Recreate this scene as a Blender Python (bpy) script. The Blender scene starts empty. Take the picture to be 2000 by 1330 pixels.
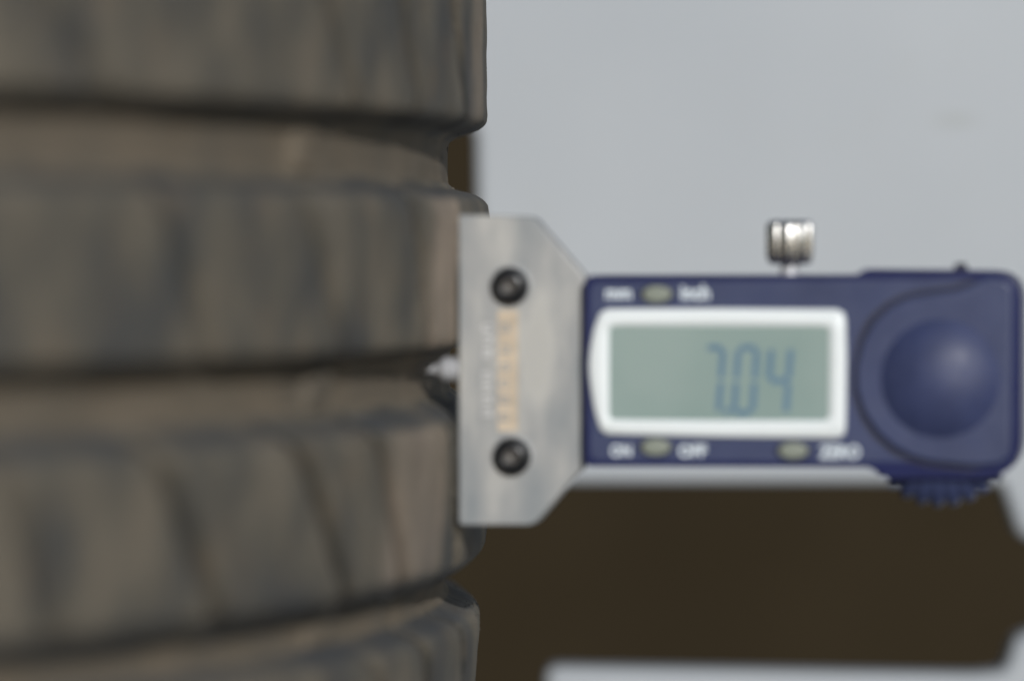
import bpy, bmesh, math, random
from mathutils import Vector, Matrix, noise
random.seed(4)
SC = bpy.context.scene
COL = SC.collection

# ---------------------------------------------------------------- camera, light, exposure
FPX = 11000.0                      # focal length in photograph pixels (2000 px wide)
HZ = 472.0                         # row of the horizon
CAMZ = 0.327
PITCH = math.atan((665 - HZ) / FPX)
cam_data = bpy.data.cameras.new('camera')
cam_data.lens = 36 * FPX / 2000
cam_data.sensor_width = 36
cam_data.clip_start = 0.01
cam_data.clip_end = 200
cam_data.dof.use_dof = True
cam_data.dof.focus_distance = 1.0
cam_data.dof.aperture_fstop = 8.0
cam_data.dof.aperture_blades = 9
cam = bpy.data.objects.new('camera', cam_data)
cam.location = (0, 0, CAMZ)
cam.rotation_euler = (math.pi / 2 - PITCH, 0, 0)
COL.objects.link(cam)
SC.camera = cam

SUN_EL, SUN_AZ = math.radians(18.4), math.radians(13)   # azimuth: to the right of straight behind the camera
world = bpy.data.worlds.new('World')
SC.world = world
world.use_nodes = True
wn = world.node_tree
sky = wn.nodes.new('ShaderNodeTexSky')
sky.sky_type = 'NISHITA'
sky.sun_disc = False
sky.sun_elevation = SUN_EL
sky.sun_rotation = math.pi - SUN_AZ
sky.dust_density = 0.3
sky.air_density = 1.0
bg = wn.nodes['Background']
bg.inputs['Strength'].default_value = 0.052
wn.links.new(sky.outputs[0], bg.inputs[0])
sd = bpy.data.lights.new('sun', 'SUN')
sd.energy = 3.0
sd.angle = math.radians(1.0)
sd.color = (1.0, 0.985, 0.965)
sun = bpy.data.objects.new('sun', sd)
sdir = Vector((math.sin(SUN_AZ) * math.cos(SUN_EL), -math.cos(SUN_AZ) * math.cos(SUN_EL), math.sin(SUN_EL)))
sun.rotation_euler = sdir.to_track_quat('Z', 'Y').to_euler()
sun.location = sdir * 5
COL.objects.link(sun)
SC.view_settings.view_transform = 'Standard'
SC.view_settings.look = 'None'
SC.view_settings.exposure = -0.12
SC.view_settings.gamma = 1.0

# ---------------------------------------------------------------- measuring helpers
_ct, _st = math.cos(PITCH), math.sin(PITCH)
def ray(px, py):
    a, b = (px - 1000) / FPX, -(py - 665) / FPX
    return Vector((a, _ct + b * _st, -_st + b * _ct))
CAM = Vector((0, 0, CAMZ))
def P(px, py, Y):
    d = ray(px, py)
    return CAM + d * (Y / d.y)

# ---------------------------------------------------------------- object helpers
def link(name, me, mat, parent=None, smooth=True):
    o = bpy.data.objects.new(name, me)
    COL.objects.link(o)
    if mat: me.materials.append(mat)
    if parent: o.parent = parent
    if smooth:
        for p in me.polygons: p.use_smooth = True
    return o
def from_bm(name, bm, mat, parent=None, smooth=True, recalc=True):
    if recalc: bmesh.ops.recalc_face_normals(bm, faces=bm.faces[:])
    me = bpy.data.meshes.new(name)
    bm.to_mesh(me); bm.free()
    return link(name, me, mat, parent, smooth)
def bevel(o, w, seg=3, ang=35):
    m = o.modifiers.new('bevel', 'BEVEL')
    m.width = w; m.segments = seg; m.limit_method = 'ANGLE'; m.angle_limit = math.radians(ang)
    m.harden_normals = True
    return o
def tag(o, label, cat, group=None, kind=None):
    o['label'] = label; o['category'] = cat
    if group: o['group'] = group
    if kind: o['kind'] = kind

# ---------------------------------------------------------------- materials
class NT:
    def __init__(s, name):
        s.m = bpy.data.materials.new(name); s.m.use_nodes = True
        s.t = s.m.node_tree; s.b = s.t.nodes['Principled BSDF']
    def n(s, kind, **kw):
        nd = s.t.nodes.new(kind)
        for k, v in kw.items():
            if k in nd.inputs: nd.inputs[k].default_value = v
            else: setattr(nd, k, v)
        return nd
    def l(s, a, b): s.t.links.new(a, b)
    def coord(s, which='Object', scale=(1, 1, 1)):
        c = s.n('ShaderNodeTexCoord'); mp = s.n('ShaderNodeMapping')
        mp.inputs['Scale'].default_value = scale
        s.l(c.outputs[which], mp.inputs['Vector']); return mp.outputs[0]
    def noise(s, vec, scale, detail=4, rough=0.6):
        nd = s.n('ShaderNodeTexNoise'); nd.inputs['Scale'].default_value = scale
        nd.inputs['Detail'].default_value = detail; nd.inputs['Roughness'].default_value = rough
        s.l(vec, nd.inputs['Vector']); return nd.outputs['Fac']
    def ramp(s, fac, stops):
        r = s.n('ShaderNodeValToRGB'); e = r.color_ramp.elements
        while len(e) < len(stops): e.new(0.5)
        for k, (p, c) in enumerate(stops):
            e[k].position = p; e[k].color = (*c, 1) if len(c) == 3 else c
        s.l(fac, r.inputs[0]); return r.outputs[0]
    def mix(s, fac, a, b):
        mx = s.n('ShaderNodeMix', data_type='RGBA')
        for sock, v in ((0, fac), (6, a), (7, b)):
            if isinstance(v, (int, float)): mx.inputs[sock].default_value = v
            elif isinstance(v, tuple): mx.inputs[sock].default_value = (*v, 1)
            else: s.l(v, mx.inputs[sock])
        return mx.outputs[2]
    def bump(s, h, dist, strength=1.0):
        b = s.n('ShaderNodeBump'); b.inputs['Distance'].default_value = dist
        b.inputs['Strength'].default_value = strength
        s.l(h, b.inputs['Height']); s.l(b.outputs[0], s.b.inputs['Normal'])

def simple(name, col, rough, metal=0.0, var=0.12, vscale=120, bump=0.00003, coat=0.0, streak=(1, 1, 1)):
    k = NT(name); v = k.coord('Object', streak)
    f = k.noise(v, vscale, 5)
    a = tuple(c * (1 - var) for c in col); b = tuple(min(1, c * (1 + var)) for c in col)
    k.l(k.ramp(f, [(0.3, a), (0.7, b)]), k.b.inputs['Base Color'])
    rr = k.ramp(k.noise(v, vscale * 2.3, 3), [(0.3, (rough * .85,) * 3), (0.7, (min(1, rough * 1.15),) * 3)])
    k.l(rr, k.b.inputs['Roughness'])
    k.b.inputs['Metallic'].default_value = metal
    k.b.inputs['Coat Weight'].default_value = coat
    if bump: k.bump(k.noise(v, vscale * 8, 3), bump)
    return k.m

def rubber_material(name, dusty):
    k = NT(name)
    uv = k.coord('UV', (1, 1, 1))
    mp = k.n('ShaderNodeMapping'); mp.inputs['Rotation'].default_value = (0, 0, math.radians(24)); mp.inputs['Scale'].default_value = (1, .62, 1)
    k.l(uv, mp.inputs['Vector'])                                 # UV in metres: along the tread, across it
    big = k.noise(mp.outputs[0], 62, 2, .5)
    streak = k.noise(mp.outputs[0], 130, 5, .7)
    fine = k.noise(uv, 900, 4, .65)
    speck = k.noise(uv, 2600, 2, .6)
    bare_and_shade = (.098, .098, .094); dust = (.218, .190, .148); mud = (.235, .180, .130)
    if dusty:
        c0 = k.ramp(big, [(.30, (.18, .154, .118)), (.5, (.212, .177, .132)), (.72, (.245, .200, .146))])
        c1 = k.mix(k.ramp(streak, [(.52, (0, 0, 0)), (.72, (.25, .25, .25))]), c0, mud)
    else:
        c0 = k.ramp(big, [(.36, bare_and_shade), (.50, (.157, .143, .116)), (.62, dust)])
        c1 = k.mix(k.ramp(streak, [(.54, (0, 0, 0)), (.74, (.7, .7, .7))]), c0, mud)
    c2 = k.mix(k.ramp(fine, [(.30, (.35, .35, .35)), (.52, (0, 0, 0))]), c1, (.062, .062, .060))
    am = k.n('ShaderNodeAttribute', attribute_name='mud')       # a caked patch
    c2 = k.mix(am.outputs['Fac'], c2, k.mix(k.ramp(fine, [(.35, (0, 0, 0)), (.65, (1, 1, 1))]), (.37, .295, .232), (.50, .405, .32)))
    # chamfers of the ribs stay bluer and cleaner: read from the vertex attribute 'clean'
    at = k.n('ShaderNodeAttribute', attribute_name='clean')
    c3 = k.mix(at.outputs['Fac'], c2, k.mix(k.ramp(fine, [(.4, (0, 0, 0)), (.7, (1, 1, 1))]), (.078, .084, .092), (.115, .118, .122)))
    ab = k.n('ShaderNodeAttribute', attribute_name='bare_and_shade')      # dust-free sipes, their shade painted in near-black
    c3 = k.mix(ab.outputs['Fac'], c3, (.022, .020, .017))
    c4 = k.mix(k.ramp(speck, [(.70, (0, 0, 0)), (.78, (.6, .6, .6))]), c3, (.28, .23, .18))
    k.l(c4, k.b.inputs['Base Color'])
    k.l(k.ramp(streak, [(.3, (.55,) * 3), (.7, (.85,) * 3)]), k.b.inputs['Roughness'])
    add = k.n('ShaderNodeMath', operation='ADD'); k.l(fine, add.inputs[0]); k.l(streak, add.inputs[1])
    k.bump(add.outputs[0], .0009, .7)
    return k.m

M = {}
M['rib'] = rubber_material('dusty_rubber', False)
M['floor'] = rubber_material('muddy_groove_rubber', True)
M['side'] = simple('sidewall_rubber', (.045, .045, .047), .75, vscale=60, bump=.0003)
M['navy'] = simple('navy_plastic', (.041, .054, .128), .37, var=.10, vscale=90, bump=.00002)
M['dome'] = simple('worn_navy_plastic', (.038, .050, .125), .52, var=.16, vscale=140, bump=.00003)
M['shell'] = simple('shaded_navy_plastic', (.014, .019, .085), .30, var=.10, vscale=90, bump=.00002)  # deeper navy carries the painted shade of the body's bevelled edges
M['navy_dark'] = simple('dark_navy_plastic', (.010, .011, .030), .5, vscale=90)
M['white'] = simple('white_plastic', (.86, .91, .92), .4, var=.02, vscale=60, bump=0)
M['ink'] = simple('pale_print', (.80, .88, .93), .5, var=.02, bump=0)
M['button'] = simple('grey_green_rubber_button', (.25, .275, .23), .6, var=.06, bump=0)
M['black'] = simple('black_oxide_steel', (.010, .011, .013), .33, metal=0.0, vscale=400, coat=.15)
M['glint'] = simple('worn_socket_steel', (.22, .21, .20), .4, metal=.7, vscale=400)
M['chrome'] = simple('polished_chrome', (.66, .65, .63), .26, metal=1.0, var=.05, vscale=300)
M['pin'] = simple('satin_steel_pin', (.60, .61, .64), .5, metal=.3, vscale=500)
M['lcd_dark'] = simple('lcd_segment', (.12, .215, .30), .35, var=.05, bump=0)
# stainless base plate, worn and smudged
k = NT('smudged_steel')
v = k.coord('Object', (1, 1, 1))
s1 = k.noise(k.coord('Object', (1.5, 1, .6)), 75, 3, .5); s2 = k.noise(k.coord('Object', (1, 1, 6)), 260, 5, .6); s3 = k.noise(k.coord('Object', (14, 14, 1)), 300, 3, .6)
c0 = k.ramp(s1, [(.32, (.25, .275, .29)), (.5, (.37, .376, .377)), (.64, (.54, .535, .51))])
c1 = k.mix(k.ramp(s2, [(.6, (0, 0, 0)), (.8, (.6, .6, .6))]), c0, (.42, .41, .39))
k.l(c1, k.b.inputs['Base Color'])
k.l(k.ramp(s1, [(.3, (.55,) * 3), (.7, (.38,) * 3)]), k.b.inputs['Roughness'])
k.b.inputs['Metallic'].default_value = .35
k.bump(s3, .00003, .8)
M['steel'] = k.m
# beige printed strip on the plate
M['strip'] = simple('tan_printed_strip', (.60, .50, .38), .5, metal=.2, var=.22, vscale=330, bump=.00003)
M['etch'] = simple('etched_grey_steel', (.36, .36, .36), .5, metal=.4, bump=0)
M['emboss'] = simple('pale_raised_steel', (.66, .66, .66), .4, metal=.4, bump=0)
# display
k = NT('green_grey_display')
v = k.coord('Object')
c0 = k.ramp(k.noise(v, 45, 3, .5), [(.3, (.245, .338, .318)), (.7, (.31, .395, .372))])
k.l(c0, k.b.inputs['Base Color']); k.b.inputs['Roughness'].default_value = .28
k.b.inputs['Coat Weight'].default_value = .3; k.b.inputs['Coat Roughness'].default_value = .08
M['lcd'] = k.m
# grey painted panel
k = NT('grey_painted_panel')
v = k.coord('Object')
c0 = k.ramp(k.noise(v, 9, 3, .5), [(.3, (.385, .417, .45)), (.7, (.445, .475, .505))])
c1 = k.mix(k.ramp(k.noise(v, 70, 5, .6), [(.55, (0, 0, 0)), (.8, (.12, .12, .12))]), c0, (.36, .36, .33))
# one faint long scuff
cc = k.n('ShaderNodeTexCoord'); mp = k.n('ShaderNodeMapping')
SCUFF = P(1865, 236, 1.20)
mp.inputs['Location'].default_value = (-SCUFF.x * 140, 0, -SCUFF.z * 480); mp.inputs['Scale'].default_value = (140, 0, 480)
k.l(cc.outputs['Object'], mp.inputs['Vector'])
ln = k.n('ShaderNodeVectorMath', operation='LENGTH'); k.l(mp.outputs[0], ln.inputs[0])
c2 = k.mix(k.ramp(ln.outputs['Value'], [(.1, (.30, .30, .30)), (1.0, (0, 0, 0))]), c1, (.25, .26, .21))
k.l(c2, k.b.inputs['Base Color']); k.b.inputs['Roughness'].default_value = .5
M['panel'] = k.m
M['brown'] = simple('dark_brown_board', (.034, .0255, .0145), .9, var=.12, vscale=12, bump=.0004)
M['grit'] = simple('dull_grit', (.10, .088, .07), .9, var=.5, vscale=900, bump=0)
M['ground'] = simple('dusty_ground', (.17, .15, .125), .95, var=.3, vscale=18, bump=.002)

for nm, lv in (('navy', .55), ('shell', .3), ('rib', .12), ('floor', .05), ('brown', .05)): M[nm].node_tree.nodes['Principled BSDF'].inputs['Specular IOR Level'].default_value = lv

# ---------------------------------------------------------------- the setting
def grid_sheet(name, mat, x0, x1, y0, y1, nx, ny, fn):
    bm = bmesh.new(); vs = []
    for j in range(ny + 1):
        for i in range(nx + 1):
            vs.append(bm.verts.new(fn(x0 + (x1 - x0) * i / nx, y0 + (y1 - y0) * j / ny)))
    for j in range(ny):
        for i in range(nx):
            a = j * (nx + 1) + i
            bm.faces.new((vs[a], vs[a + 1], vs[a + nx + 2], vs[a + nx + 1]))
    return from_bm(name, bm, mat, recalc=False)
g = grid_sheet('ground', M['ground'], -30, 30, -30, 30, 60, 60,
               lambda x, y: (x, y, .002 * noise.noise(Vector((x * 3, y * 3, 0)))))
tag(g, 'dusty brown ground under the tyre and the grey panel', 'ground', kind='structure')
bm = bmesh.new()
bmesh.ops.create_cube(bm, size=1, matrix=Matrix.Translation((0.4, 3.4, .6)) @ Matrix.Diagonal((4.0, .08, 1.2, 1)))
w = from_bm('wall', bm, M['brown'], smooth=False)
bevel(w, .004, 2)
tag(w, 'dark brown board wall seen through the opening below the grey panel', 'wall', kind='structure')

# grey panel with a rounded opening, real thickness, behind the gauge
def rounded(pts, n=6):
    """pts: (x, y, r) corners in px -> outline with rounded corners"""
    out = []
    N = len(pts)
    for i, (x, y, r) in enumerate(pts):
        if r <= 0: out.append((x, y)); continue
        p = Vector((x, y)); a = Vector(pts[i - 1][:2]); b = Vector(pts[(i + 1) % N][:2])
        da, db = (a - p).normalized(), (b - p).normalized()
        ang = da.angle(db); t = min(r / math.tan(ang / 2), (a - p).length * .49, (b - p).length * .49)
        p0, p1 = p + da * t, p + db * t
        for s in range(n + 1):
            u = s / n
            q = p0 * (1 - u) ** 2 + p * 2 * u * (1 - u) + p1 * u * u
            # pull the quadratic curve a little towards a circle
            out.append((q.x, q.y))
    return out
panel_px = rounded([(800, -900, 0), (6500, -900, 0), (6500, 3600, 0), (1060, 3600, 0), (1066, 1303, 26), (1900, 1318, 40),
                    (1962, 1312, 30), (1985, 1246, 20), (2045, 1222, 30), (2045, 1070, 30), (1990, 1045, 30), (1955, 945, 26),
                    (938, 945, 30), (927, 248, 26), (800, 240, 0)])
bm = bmesh.new()
PY = 1.20
fr = [bm.verts.new(P(x, y, PY)) for x, y in panel_px]
f = bm.faces.new(fr)
ex = bmesh.ops.extrude_face_region(bm, geom=[f])
for e in ex['geom']:
    if isinstance(e, bmesh.types.BMVert): e.co.y += .014
pn = from_bm('panel', bm, M['panel'])
bevel(pn, .0022, 4)
tag(pn, 'pale grey painted panel with a rounded opening, standing behind the tyre and gauge', 'panel')

# ---------------------------------------------------------------- tyre
R0 = 0.50
_a = (950 - 1000) / FPX; _n = math.hypot(_a, 1)
TC = Vector((_a - R0 / _n, 1 + R0 * _a / _n, 0))
def phi_at(px, R=R0):
    m = (px - 1000) / FPX
    A = 1 + m * m; B = -2 * (m * TC.x + TC.y); C = TC.x ** 2 + TC.y ** 2 - R * R
    Y = (-B - math.sqrt(max(0, B * B - 4 * A * C))) / (2 * A)
    return math.atan2(-(Y - TC.y), m * Y - TC.x), Y
def zrow(py): return P(950, py, 1.0).z
def rad(px): return R0 + (px - 950) / FPX
GA = [(225, 951), (238, 949), (247, 942), (255, 928), (261, 910), (268, 889), (279, 877), (298, 873), (343, 873), (360, 876), (371, 886), (376, 905), (380, 922), (390, 940), (402, 951), (424, 956)]
G0 = [(y - 420, x - 7) for y, x in GA]
G2 = [(640, 956), (652, 953), (660, 945), (666, 925), (671, 900), (680, 882), (698, 876), (744, 876), (760, 881), (770, 894), (780, 914), (792, 934), (806, 948), (824, 954), (850, 955)]
G3 = [(1034, 949), (1052, 947), (1064, 942), (1076, 930), (1088, 914), (1100, 894), (1109, 879), (1119, 871), (1134, 868), (1145, 869), (1154, 876), (1162, 892), (1171, 913), (1183, 930), (1199, 937), (1220, 938)]
top = [(-500, 860), (-492, 892), (-476, 912), (-450, 926), (-400, 936), (-300, 941)]
bot = [(1330, 928), (1420, 915), (1480, 900), (1510, 880), (1520, 850)]
prof = top + G0 + [(-120, 0)] * 0 + GA + G2 + G3 + bot
prof = sorted(set(prof))
# split at the foot of each groove wall
feet = []
for G in (G0, GA, G2, G3):
    lo = min(p[1] for p in G)
    ins = [p for p in G if p[1] <= lo + 8]
    feet += [ins[0][0], ins[-1][0]]
sections = []       # (kind, [(py, px)])
cur = []; kind = 'rib'
for p in prof:
    cur.append(p)
    if p[0] in feet:
        sections.append((kind, cur)); cur = [p]; kind = 'floor' if kind == 'rib' else 'rib'
sections.append((kind, cur))
def densify(ps, step):
    # Catmull-Rom through the profile, then samples closer than `step` px
    out = []
    for i in range(len(ps) - 1):
        p0 = Vector(ps[max(0, i - 1)]); p1 = Vector(ps[i]); p2 = Vector(ps[i + 1]); p3 = Vector(ps[min(len(ps) - 1, i + 2)])
        L = (p2 - p1).length; n = max(1, int(math.ceil(L / step)))
        for s in range(n):
            u = s / n
            if L > 60: q = p1.lerp(p2, u)
            else:
                q = .5 * ((2 * p1) + (p2 - p0) * u + (2 * p0 - 5 * p1 + 4 * p2 - p3) * u * u + (3 * p1 - p0 - 3 * p2 + p3) * u ** 3)
                if (p0 - p1).length > 60 or (p3 - p2).length > 60: q = p1.lerp(p2, u)
            out.append((q.x, q.y))
    out.append(tuple(ps[-1])); return out
# angles: fine where the photograph sees the tread, coarse elsewhere
phis = []
a = math.radians(-14)
while a < math.radians(46): phis.append(a); a += math.radians(.11)
b = math.radians(-14) + 2 * math.pi
n = 170
for i in range(n): phis.append(a + (b - a) * i / n)
NP = len(phis)
PITCHA = math.radians(5.6)
def sst(a, b, x):
    t = min(1, max(0, (x - a) / (b - a))); return t * t * (3 - 2 * t)
# slanted sipes per rib: two photograph points give centre and slant, plus depth (mm), half width (mm)
def line(x0, y0, x1, y1, d, w):
    p0, _ = phi_at(x0); p1, _ = phi_at(x1)
    k0 = phi_at(x0)[1]; z0 = P(x0, y0, k0).z; z1 = P(x1, y1, phi_at(x1)[1]).z
    return (p0, z0, (p1 - p0) / (z1 - z0), d, w)
rib_sipes = {
    0: [], 
    1: [line(888, 20, 912, 220, 3.0, 2.2), line(793, 10, 812, 150, 2.6, 2.6), line(640, 0, 690, 160, 1.2, 2.0), line(120, 20, 190, 140, .8, 3.0)],
    2: [line(810, 410, 834, 660, 4.0, 2.4), line(600, 420, 660, 640, 1.2, 2.2), line(330, 420, 400, 660, 1.2, 2.6), line(886, 420, 890, 640, 2.5, 1.0)],
    3: [line(742, 860, 785, 1075, 5.5, 3.0), line(590, 890, 668, 1110, 5.0, 2.6), line(325, 930, 430, 1180, 2.0, 3.0), line(30, 960, 130, 1260, 1.0, 3.6), line(880, 832, 891, 1060, 5.0, 2.4)],
    4: [line(916, 1220, 923, 1330, 3.0, 2.2), line(845, 1260, 857, 1340, 3.0, 2.6), line(730, 1280, 760, 1340, .9, 2.0)],
}
MUD = {1: (phi_at(940)[0], phi_at(912)[0], .45), 2: (phi_at(888)[0], phi_at(840)[0], 1.0), 3: (phi_at(880)[0], phi_at(786)[0], .7)}
twi = {0: 600, 1: 592, 2: 612, 3: 620}
pits = {1: (608, 312), 2: (632, 795), 3: (655, 1268)}
tyre = bpy.data.objects.new('tyre', None)
tyre.location = (TC.x, TC.y, zrow(520)); COL.objects.link(tyre)
tag(tyre, 'large worn black tyre lying flat, brown dust on its ribs and in its wide grooves', 'tyre')
TZ = tyre.location.z
ri = fi = 0
def section_mesh(name, kind, idx, ps, mat):
    rows = densify(ps, 9 if kind == 'rib' else 12)
    verts = []; faces = []; clean = []; uvs = []; mudv = []; bare_and_shade = []
    rmax = max(rad(p[1]) for p in rows)
    for (py, px) in rows:
        z = zrow(py); r = rad(px)
        for ph in phis:
            rr = r; cl = 0.0; mu = 0.0; ba = 0.0
            vis = math.radians(-14) <= ph <= math.radians(46)
            zz = z
            if kind == 'rib':
                depthfrac = (rmax - r) * 1000           # mm below the rib crown
                cl = sst(.5, 2.2, depthfrac) * (1 - sst(4.6, 6.4, depthfrac)) * .9
                if vis:
                    d = 0
                    for (p0, z0, sl, D, Wd) in rib_sipes.get(idx, []):
                        # the notch is wider and deeper near the rib's upper chamfer
                        dist = abs(ph - (p0 + sl * (z - z0))) * R0 * 1000
                        f = 1 - sst(Wd * .45, Wd * 1.25, dist)
                        d = max(d, f * D); ba = max(ba, (1 - sst(Wd * .8, Wd * 1.5, dist)) * min(1, D / 3.0))  # painted sipe shade reaches past the slot walls
                    k_ = 1 - sst(3.0, 6, depthfrac)
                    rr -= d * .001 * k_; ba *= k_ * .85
                    if idx in MUD:
                        m0, m1, ms = MUD[idx]; sh = (z - zrow(520)) * .45
                        mu = sst(m0 - .008, m0 + .008, ph + sh) * (1 - sst(m1 - .012, m1 + .012, ph + sh)) * ms
                        mu *= (1 - sst(.3, 1.6, depthfrac)) * (.75 + .5 * noise.noise(Vector((ph * R0 * 90, z * 60, 9))))
                    # worn rubber is never quite true
                    rr += .00035 * noise.noise(Vector((ph * R0 * 45, z * 70, idx * 7.1)))
                    rr += (.00012 if ph > .22 else .0002) * noise.noise(Vector((ph * R0 * 260, z * 260, idx * 3.3)))
                else:
                    q = (ph / PITCHA) % 1.0
                    rr -= .0015 * (1 - sst(.02, .05, abs(q - .5))) * (1 - sst(2.5, 5, depthfrac))
            else:
                cl = .15
                if vis:
                    mid = rows[len(rows) // 2][0]
                    edge = min(1, (py - rows[0][0]) / 14, (rows[-1][0] - py) / 14)
                    tp, _ = phi_at(twi.get(idx, 600), R0 - .007)
                    dist = abs(ph - tp) * R0 * 1000
                    rr += .0013 * (1 - sst(5, 8, dist)) * max(0, edge)
                    if idx in pits:
                        pp, YY = phi_at(pits[idx][0], R0 - .007)
                        pz = P(pits[idx][0], pits[idx][1], YY).z
                        dd = math.hypot((ph - pp) * R0, (z - pz)) * 1000
                        rr -= .0018 * (1 - sst(.8, 3.0, dd)) * max(0, edge)
                    rr += .00045 * noise.noise(Vector((ph * R0 * 60, z * 120, 20 + idx))) * max(0, edge)
            # seam rows keep their exact radius
            if (py, px) == tuple(ps[0]) or (py, px) == tuple(ps[-1]): rr = r
            verts.append((rr * math.cos(ph), -rr * math.sin(ph), zz - TZ))
            cl = max(0, min(1, cl * (.75 + .8 * noise.noise(Vector((ph * R0 * 55, z * 90, 3 + idx))))))
            clean.append(cl); mudv.append(max(0, mu)); bare_and_shade.append(ba); uvs.append((ph * R0, z + idx * .31))
    nr = len(rows)
    for j in range(nr - 1):
        for i in range(NP):
            i2 = (i + 1) % NP
            faces.append((j * NP + i, (j + 1) * NP + i, (j + 1) * NP + i2, j * NP + i2))
    me = bpy.data.meshes.new(name)
    me.from_pydata(verts, [], faces)
    uvl = me.uv_layers.new(name='UVMap')
    li = 0
    data = []
    for p in me.polygons:
        wrap = any(v % NP == 0 for v in p.vertices) and any(v % NP == NP - 1 for v in p.vertices)
        for v in p.vertices:
            u, w_ = uvs[v]
            if wrap and v % NP == 0: u += 2 * math.pi * R0
            data += [u, w_]
    uvl.data.foreach_set('uv', data)
    at = me.attributes.new('clean', 'FLOAT', 'POINT')
    at.data.foreach_set('value', clean)
    for nm, dat in (('mud', mudv), ('bare_and_shade', bare_and_shade)):
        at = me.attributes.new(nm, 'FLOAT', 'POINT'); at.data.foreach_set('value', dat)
    o = link(name, me, mat, tyre)
    return o
for kd, ps in sections:
    if kd == 'rib':
        section_mesh('tread_rib', 'rib', ri, ps, M['rib']); ri += 1
    else:
        section_mesh('groove', 'floor', fi, ps, M['floor']); fi += 1
# side walls, beads and the inside, as lathed shells
def lathe(name, pts, n, mat, parent, axis='Z', close=False, fn=None, loc=(0, 0, 0)):
    bm = bmesh.new(); rings = []
    for r, h in pts:
        ring = []
        for i in range(n):
            a = 2 * math.pi * i / n
            q = r if fn is None else fn(r, a)
            c, s = q * math.cos(a), q * math.sin(a)
            co = {'Z': (c, s, h), 'X': (h, c, s), 'Y': (c, h, s)}[axis]
            ring.append(bm.verts.new(co))
        rings.append(ring)
    for A, B in zip(rings, rings[1:]):
        for i in range(n): bm.faces.new((A[i], A[(i + 1) % n], B[(i + 1) % n], B[i]))
    if close:
        bm.faces.new(rings[0]); bm.faces.new(rings[-1])
    o = from_bm(name, bm, mat, parent)
    o.location = loc
    return o
zt, zb = zrow(-500) - TZ, zrow(1520) - TZ
rt, rb = rad(860), rad(850)
for (z0, r0, s) in ((zt, rt, 1), (zb, rb, -1)):
    lathe('sidewall', [(r0, z0), (r0 - .012, z0 + s * .006), (r0 - .03, z0 + s * .012), (r0 - .06, z0 + s * .016), (r0 - .10, z0 + s * .014),
                       (r0 - .135, z0 + s * .004), (r0 - .15, z0 - s * .008), (r0 - .155, z0 - s * .02), (r0 - .145, z0 - s * .026), (r0 - .07, z0 - s * .01), (r0 - .02, z0 - s * .02)],
          220, M['side'], tyre)
lathe('inner_liner', [(rt - .02, zt - .02), (rt - .012, zt - .06), (rt - .012, zb + .06), (rb - .02, zb + .02)], 160, M['side'], tyre)

# grit and rubber crumbs caught on the rib edges, where the lens is sharpest
bm = bmesh.new()
for k_ in range(420):
    ph = math.radians(random.uniform(-5, 12))
    edge = random.choice([238, 252, 262, 372, 388, 404, 1046, 1066, 1084, 1165, 1182, 1198, 640, 655, 790, 815, 60, 140, 1230, 1290, 300, 350])
    py = edge + random.gauss(0, 9)
    for a_, b_ in zip(prof, prof[1:]):
        if a_[0] <= py <= b_[0]:
            px = a_[1] + (b_[1] - a_[1]) * (py - a_[0]) / (b_[0] - a_[0]); break
    rr = rad(px); sz = random.uniform(.00006, .00018) * (1.5 if random.random() < .07 else 1)
    m4 = Matrix.Translation((rr * math.cos(ph), -rr * math.sin(ph), zrow(py) - TZ)) @ Matrix.Rotation(random.random() * 6, 4, 'Z') @ Matrix.Diagonal((sz, sz * random.uniform(.7, 1.6), sz * random.uniform(.7, 1.6), 1))
    bmesh.ops.create_icosphere(bm, subdivisions=1, radius=1, matrix=m4)
gr = from_bm('grit', bm, M['grit'], tyre)
gr['kind'] = 'stuff'

# the tyre below it in the stack (carries it; below the frame)
low = tyre.copy(); COL.objects.link(low)
low.location = (TC.x + .004, TC.y + .003, TZ - .2165)
low.rotation_euler = (0, 0, 2.1)
low['label'] = 'lower black tyre of the stack, lying under the one being measured'
for ch in list(tyre.children):
    c_ = ch.copy(); COL.objects.link(c_); c_.parent = low
tyre['group'] = low['group'] = 'tyres stacked flat'

# ---------------------------------------------------------------- tread depth gauge
phc, Yc = phi_at(894)
TILT = phc
gauge = bpy.data.objects.new('depth_gauge', None)
GC = P(894, 720, Yc)
gauge.location = GC
gauge.rotation_euler = (0, 0, -TILT)
COL.objects.link(gauge)
tag(gauge, 'navy blue digital depth gauge with steel foot against the tyre, display reading 7.04', 'gauge')
U = Vector((math.cos(TILT), -math.sin(TILT), 0)); NRM = Vector((-math.sin(TILT), -math.cos(TILT), 0))   # right, towards the camera
def G(px, py, off):
    """photograph point on the gauge plane `off` mm nearer the camera than its middle -> local (x, y, z)"""
    d = ray(px, py); o = GC + NRM * (off * .001)
    t = (o - CAM).dot(NRM) / d.dot(NRM)
    q = CAM + d * t - GC
    return Vector((q.dot(U), -off * .001, q.z))
SCL = Yc / FPX          # metres per px on the gauge
def prism(name, pts, o0, o1, mat, bev=0, seg=3, parent=None, ref=None):
    ref = o0 if ref is None else ref
    bm = bmesh.new()
    fr = [];  bk = []
    for x, y in pts:
        q = G(x, y, ref)
        fr.append(bm.verts.new((q.x, -o0 * .001, q.z))); bk.append(bm.verts.new((q.x, -o1 * .001, q.z)))
    bm.faces.new(fr); bm.faces.new(list(reversed(bk)))
    n = len(pts)
    for i in range(n): bm.faces.new((fr[i], bk[i], bk[(i + 1) % n], fr[(i + 1) % n]))
    o = from_bm(name, bm, mat, parent or gauge, smooth=bool(bev))
    if bev: bevel(o, bev * .001, seg)
    return o
def sub(o, parent):      # keep everything in the gauge's frame: part origins are all at the gauge's own
    o.parent = parent

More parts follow.
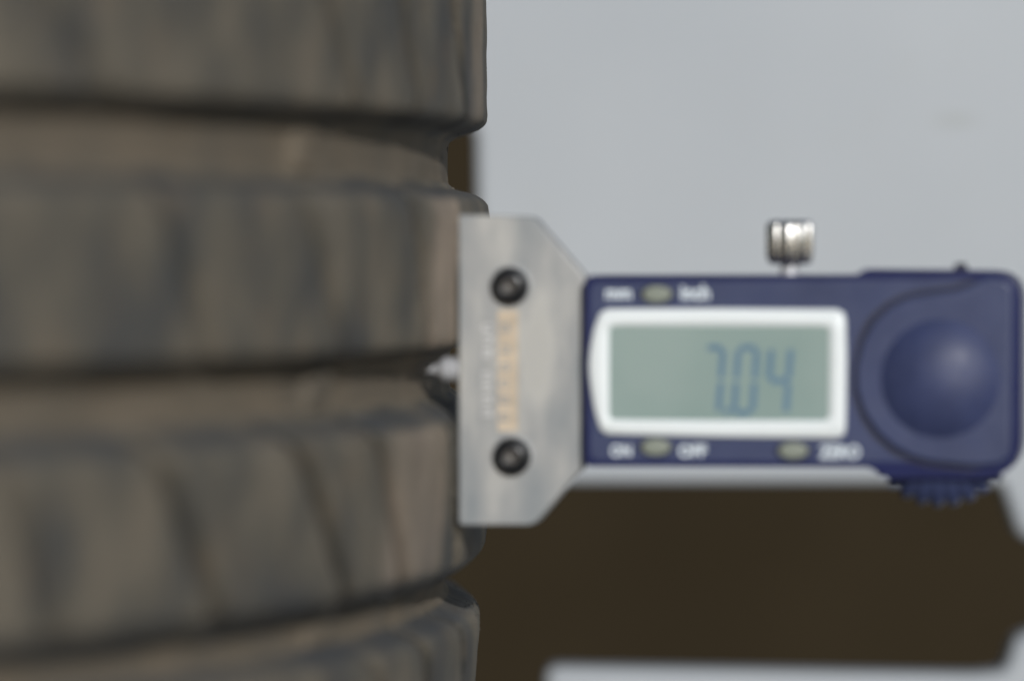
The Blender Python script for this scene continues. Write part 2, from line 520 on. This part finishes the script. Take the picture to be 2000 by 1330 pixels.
# steel foot
PF = 2.6
plate = prism('base_plate', rounded([(895, 419, 5), (1042, 423, 22), (1143, 540, 10), (1143, 908, 10), (1042, 1026, 30), (895, 1026, 10)], 4), PF, -3.2, M['steel'], 1.1, 2)
# printed tan strip and worn marks on the plate
strip = prism('printed_strip', rounded([(972, 606, 3), (1012, 606, 3), (1011, 842, 3), (972, 842, 3)], 2), PF + .04, PF - .3, M['strip'], parent=plate)
def marks(name, xs, ys, w, mat, off, parent, jit=3):
    bm = bmesh.new()
    for y in ys:
        for rep in range(2):
            x0 = xs[0] + random.uniform(0, jit); x1 = xs[1] - random.uniform(0, jit)
            yy = y + rep * w * 2.0; ww = w * random.uniform(.5, 1)
            vs = [bm.verts.new(G(a, b, off)) for a, b in ((x0, yy), (x1, yy), (x1 - 2, yy + ww), (x0, yy + ww))]
            bm.faces.new(vs)
            if rep == 0:
                xx = random.choice((x0, x1 - 5))
                vs = [bm.verts.new(G(a, b, off + .004)) for a, b in ((xx, yy + ww), (xx + 5, yy + ww), (xx + 5, yy + 2 * w), (xx, yy + 2 * w))]
                bm.faces.new(vs)
    return from_bm(name, bm, mat, parent, smooth=False)
o = marks('worn_mark', (936, 966), [622, 645, 668, 692, 716, 738, 762, 786, 808], 5, M['etch'], PF + .03, plate)
o['kind'] = 'stuff'; o['label'] = 'column of worn pressed marks too rubbed to read'
o = marks('raised_mark', (940, 962), [632, 655, 680, 726, 749, 773, 797], 6, M['emboss'], PF + .06, plate)
o['kind'] = 'stuff'
o = marks('strip_mark', (974, 998), [632, 674, 709, 741, 772, 806], 6, M['etch'], PF + .08, strip)
o['kind'] = 'stuff'
# screws
for (sx, sy) in ((997, 559), (1001, 891)):
    c = G(sx, sy, PF)
    r = 37.5 * SCL
    lathe('countersink', [(r * 1.12, -.00002), (r * 1.06, -.00006), (r * .8, -.00006)], 48, M['steel'], plate, 'Y', loc=(c.x, c.y, c.z))
    s = lathe('screw', [(r * .96, .0001), (r, -.0005), (r * .97, -.0010), (r * .88, -.0015), (r * .72, -.0019), (r * .56, -.0021), (r * .40, -.0022), (r * .38, -.0020)], 48, M['black'], gauge, 'Y', loc=(c.x, c.y, c.z))
    def hexr(q, a): return q * .94 / math.cos(((a + .3) % (math.pi / 3)) - math.pi / 6)
    lathe('socket', [(r * .40, -.00205), (r * .36, -.0019), (r * .30, -.0011), (r * .02, -.0008)], 48, M['glint'], s, 'Y', fn=lambda q, a: q)
# probe pin (lathe about the gauge's own x axis)
v0 = G(860, 721, 0).z
xt = G(822, 721, 0).x; xs_ = G(862, 721, 0).x; xe = 0.002
lathe('probe_pin', [(.0002, xt), (.0006, xt + .0005), (.00078, xt + .0021), (.0009, xt + .0027), (.0011, xs_ - .0005), (.0018, xs_ + .0002), (.00205, xs_ + .0007), (.0021, xe)], 28, M['pin'], gauge, 'X', loc=(0, 0, v0))

# navy body
BF = 5.6
body = prism('body', rounded([(1142, 538, 20), (1672, 537, 4), (1690, 526, 4), (1880, 528, 10), (1996, 530, 88), (1996, 934, 84), (1735, 934, 10), (1695, 913, 14), (1142, 911, 16)], 8),
             BF, -10.5, M['shell'], 1.5, 4)
prism('face_plate', rounded([(1153, 552, 18), (1900, 544, 4), (1900, 902, 4), (1153, 898, 18)], 8), BF + .03, BF - .3, M['navy'], parent=body)
# raised round-ended cap on the right, the shade of its gap painted as a dark sheet
cap_px = [(1935, 541), (1915, 546), (1897, 555), (1866, 566), (1820, 572), (1775, 580), (1737, 598), (1703, 629), (1682, 669), (1671, 714), (1671, 759), (1682, 795), (1689, 812),
          (1714, 848), (1745, 875), (1780, 893), (1815, 903), (1860, 908)] + rounded([(1900, 912, 0), (1976, 908, 55), (1980, 550, 62), (1936, 541, 0)], 10)[:-1]
def grow(pts, d):
    cx = sum(p[0] for p in pts) / len(pts); cy = sum(p[1] for p in pts) / len(pts); out = []
    for x, y in pts:
        L = math.hypot(x - cx, y - cy); out.append((x + (x - cx) / L * d, y + (y - cy) / L * d))
    return out
prism('seam_shade', [(x if x > 1900 else x - 7, y if x > 1900 else y + (-7 if y < 700 else 7)) for x, y in cap_px], BF + .09, BF - .3, M['navy_dark'], parent=body)
cap = prism('end_cap', cap_px, BF + 1.15, BF - .4, M['navy'], .7, 4)
# domed disc on the cap
CF = BF + 1.15
c = G(1836, 740, CF)
rd = 112 * SCL
Rc = .0165
pts = []
hd = Rc - math.sqrt(Rc * Rc - rd * rd)
for i in range(22, -1, -1):
    q = rd * i / 22 if i else .00002
    pts.append((q, -(math.sqrt(Rc * Rc - q * q) - Rc + hd) - .00012))
pts = [(rd * 1.03, .0001), (rd * 1.012, -.00006)] + pts
lathe('dome', pts, 96, M['dome'], cap, 'Y', loc=(c.x, c.y, c.z))
# display surround: outer and inner outlines as four matched sides
def side(pts, n):
    L = [0]
    for a, b in zip(pts, pts[1:]): L.append(L[-1] + math.hypot(b[0] - a[0], b[1] - a[1]))
    out = []
    for i in range(n):
        t = L[-1] * i / n
        for j in range(len(pts) - 1):
            if t <= L[j + 1] + 1e-9: break
        u = (t - L[j]) / (L[j + 1] - L[j]); out.append((pts[j][0] + (pts[j + 1][0] - pts[j][0]) * u, pts[j][1] + (pts[j + 1][1] - pts[j][1]) * u))
    return out
n = 16
outer = side([(1186, 603), (1400, 602), (1636, 604)], n) + side([(1636, 604), (1646, 607), (1652, 616), (1654, 700), (1652, 842), (1648, 852), (1636, 856)], n) + \
        side([(1636, 856), (1400, 854), (1184, 848)], n) + side([(1184, 848), (1172, 840), (1160, 800), (1152, 750), (1149, 715), (1152, 680), (1160, 640), (1172, 610), (1186, 603)], n)
inner = side([(1194, 637), (1400, 637), (1616, 638)], n) + side([(1616, 638), (1620, 642), (1620, 700), (1619, 816), (1615, 821)], n) + \
        side([(1615, 821), (1400, 821), (1194, 819)], n) + side([(1194, 819), (1190, 815), (1190, 700), (1190, 641), (1194, 637)], n)
ctr = (1405, 729)
def toward(pts, d):
    out = []
    for x, y in pts:
        L = math.hypot(x - ctr[0], y - ctr[1]); out.append((x + (ctr[0] - x) / L * d, y + (ctr[1] - y) / L * d))
    return out
bm = bmesh.new(); loops = []
for pts_, off in ((outer, BF - .1), (toward(outer, 1), BF + .35), (toward(outer, 4), BF + .6), (toward(inner, -12), BF + .6), (toward(inner, -4), BF + .42), (inner, BF + .12)):
    loops.append([bm.verts.new(G(x, y, BF) * 1.0) for x, y in pts_])
    for v_ in loops[-1]: v_.co.y = -off * .001
for A, B in zip(loops, loops[1:]):
    for i in range(len(A)):
        j = (i + 1) % len(A)
        try: bm.faces.new((A[i], A[j], B[j], B[i]))
        except ValueError: pass
from_bm('display_frame', bm, M['white'], gauge)
lcd = prism('display', [(1186, 633), (1624, 633), (1624, 826), (1186, 826)], BF + .1, BF - .2, M['lcd'], ref=BF + .1)
# seven segment digits 7 0 4
SEG = {'7': 'abcf'.replace('f', ''), '0': 'abcdef', '4': 'bcfg'}
def digit(ch, xl, xr, y0, y1, t=12.5, slant=.075):
    ym = (y0 + y1) / 2; bm = bmesh.new()
    def sx(y): return -(y - ym) * slant
    def seg(p, q, horiz):
        h = t / 2
        if horiz: pp = [(p[0] + 1, p[1]), (p[0] + h, p[1] - h), (q[0] - h, q[1] - h), (q[0] - 1, q[1]), (q[0] - h, q[1] + h), (p[0] + h, p[1] + h)]
        else: pp = [(p[0], p[1] + 1.5), (p[0] + h, p[1] + h), (q[0] + h, q[1] - h), (q[0], q[1] - 1.5), (q[0] - h, q[1] - h), (p[0] - h, p[1] + h)]
        bm.faces.new([bm.verts.new(G(x + sx(y), y, BF + .14)) for x, y in pp])
    pos = {'a': ((xl, y0), (xr, y0), 1), 'b': ((xr, y0), (xr, ym), 0), 'c': ((xr, ym), (xr, y1), 0), 'd': ((xl, y1), (xr, y1), 1),
           'e': ((xl, ym), (xl, y1), 0), 'f': ((xl, y0), (xl, ym), 0), 'g': ((xl, ym), (xr, ym), 1)}
    for s in SEG[ch]: seg(*pos[s])
    o = from_bm('digit', bm, M['lcd_dark'], lcd, smooth=False); o['label'] = 'digit ' + ch
digit('7', 1374, 1408, 679, 806)
digit('0', 1438, 1474, 679, 806)
digit('4', 1502, 1540, 679, 808)
bm = bmesh.new()
bm.faces.new([bm.verts.new(G(x, y, BF + .14)) for x, y in ((1415, 797), (1427, 797), (1426, 810), (1414, 810))])
from_bm('decimal_point', bm, M['lcd_dark'], lcd, smooth=False)
# printed words
def word(txt, x0, y0, x1, y1):
    cu = bpy.data.curves.new('w', 'FONT'); cu.body = txt; cu.resolution_u = 3; cu.offset = .03
    tmp = bpy.data.objects.new('w', cu); COL.objects.link(tmp)
    dg = bpy.context.evaluated_depsgraph_get(); dg.update()
    me = bpy.data.meshes.new_from_object(tmp.evaluated_get(dg))
    bpy.data.objects.remove(tmp)
    xs = [v.co.x for v in me.vertices]; ys = [v.co.y for v in me.vertices]
    ax, bx, ay, by = min(xs), max(xs), min(ys), max(ys)
    for v in me.vertices:
        u = (v.co.x - ax) / (bx - ax); w_ = (v.co.y - ay) / (by - ay)
        v.co = G(x0 + (x1 - x0) * u, y1 + (y0 - y1) * w_, BF + .07)
    me.materials.clear()
    o = link('lettering', me, M['ink'], body, smooth=False); o['label'] = 'pale printed word ' + txt
word('mm', 1183, 566, 1233, 585)
word('inch', 1330, 556, 1386, 586)
word('ON', 1193, 868, 1233, 892)
word('OFF', 1326, 868, 1380, 893)
word('ZERO', 1600, 869, 1680, 896)
# rubber buttons in dark recesses
for (bx, by) in ((1283, 575), (1281, 873), (1549, 880)):
    c = G(bx, by, BF)
    rx, rz = 29 * SCL, 17 * SCL
    def ell(scale, name, mat, prof_):
        bm = bmesh.new(); rings = []
        for q, h in prof_:
            rings.append([bm.verts.new((rx * q * scale * math.cos(t * math.pi / 16), h, rz * q * scale * math.sin(t * math.pi / 16))) for t in range(32)])
        for A, B in zip(rings, rings[1:]):
            for i in range(32): bm.faces.new((A[i], A[(i + 1) % 32], B[(i + 1) % 32], B[i]))
        bm.faces.new(rings[-1])
        return from_bm(name, bm, mat, None)
    b_ = ell(1, 'button', M['button'], [(1, .0003), (.99, -.0004), (.93, -.0007), (.8, -.00085), (.4, -.0009), (.05, -.0009)])
    b_.parent = gauge; b_.location = c
    r_ = ell(1.17, 'button_surround', M['navy_dark'], [(1, -.00002), (.97, -.00009), (.05, -.00009)])
    r_.parent = b_
# toothed thumb wheel below the cap
c = G(1838, 838, 0)
rw = 150 * SCL
NT_ = 28
def tooth(q, a):
    s = .5 + .5 * math.cos(a * NT_ + 1.2)
    return q * (1 - .065 * (1 - sst(.12, .62, s)))
lathe('thumb_wheel', [(rw * .2, -.0046), (rw * .45, -.0046), (rw * .75, -.0036), (rw * .95, -.0022), (rw, -.0010), (rw, .0028), (rw * .93, .0036), (rw * .2, .0036)], 28 * 12, M['navy'], gauge, 'Y', fn=tooth, loc=(c.x, c.y, c.z))
# chromed locking screw on top
c = G(1543, 516, -2)
hs = 84 * SCL; rh = 46 * SCL
def flute(q, a):
    return q * (1 - .32 * (0.5 + .5 * math.cos((a + math.pi / 2) * 9 + math.pi)) ** 3)
ls = lathe('locking_screw', [(.0002, hs), (rh * .80, hs), (rh * .93, hs - .0003), (rh, hs - .0010), (rh, .0014), (rh * .92, .0004), (rh * .78, 0), (.0002, 0)], 128, M['chrome'], gauge, 'Z', fn=flute, loc=(c.x, c.y, c.z))
lathe('stem', [(.00145, .0002), (.00145, -.0005), (.0017, -.0008), (.0017, -.0034)], 32, M['pin'], ls, 'Z')
# dark slider nub on the top edge
prism('slide_nub', rounded([(1864, 515, 5), (1884, 513, 6), (1892, 540, 3), (1862, 540, 3)], 3), 1.5, -3, M['navy_dark'], .2, 2)
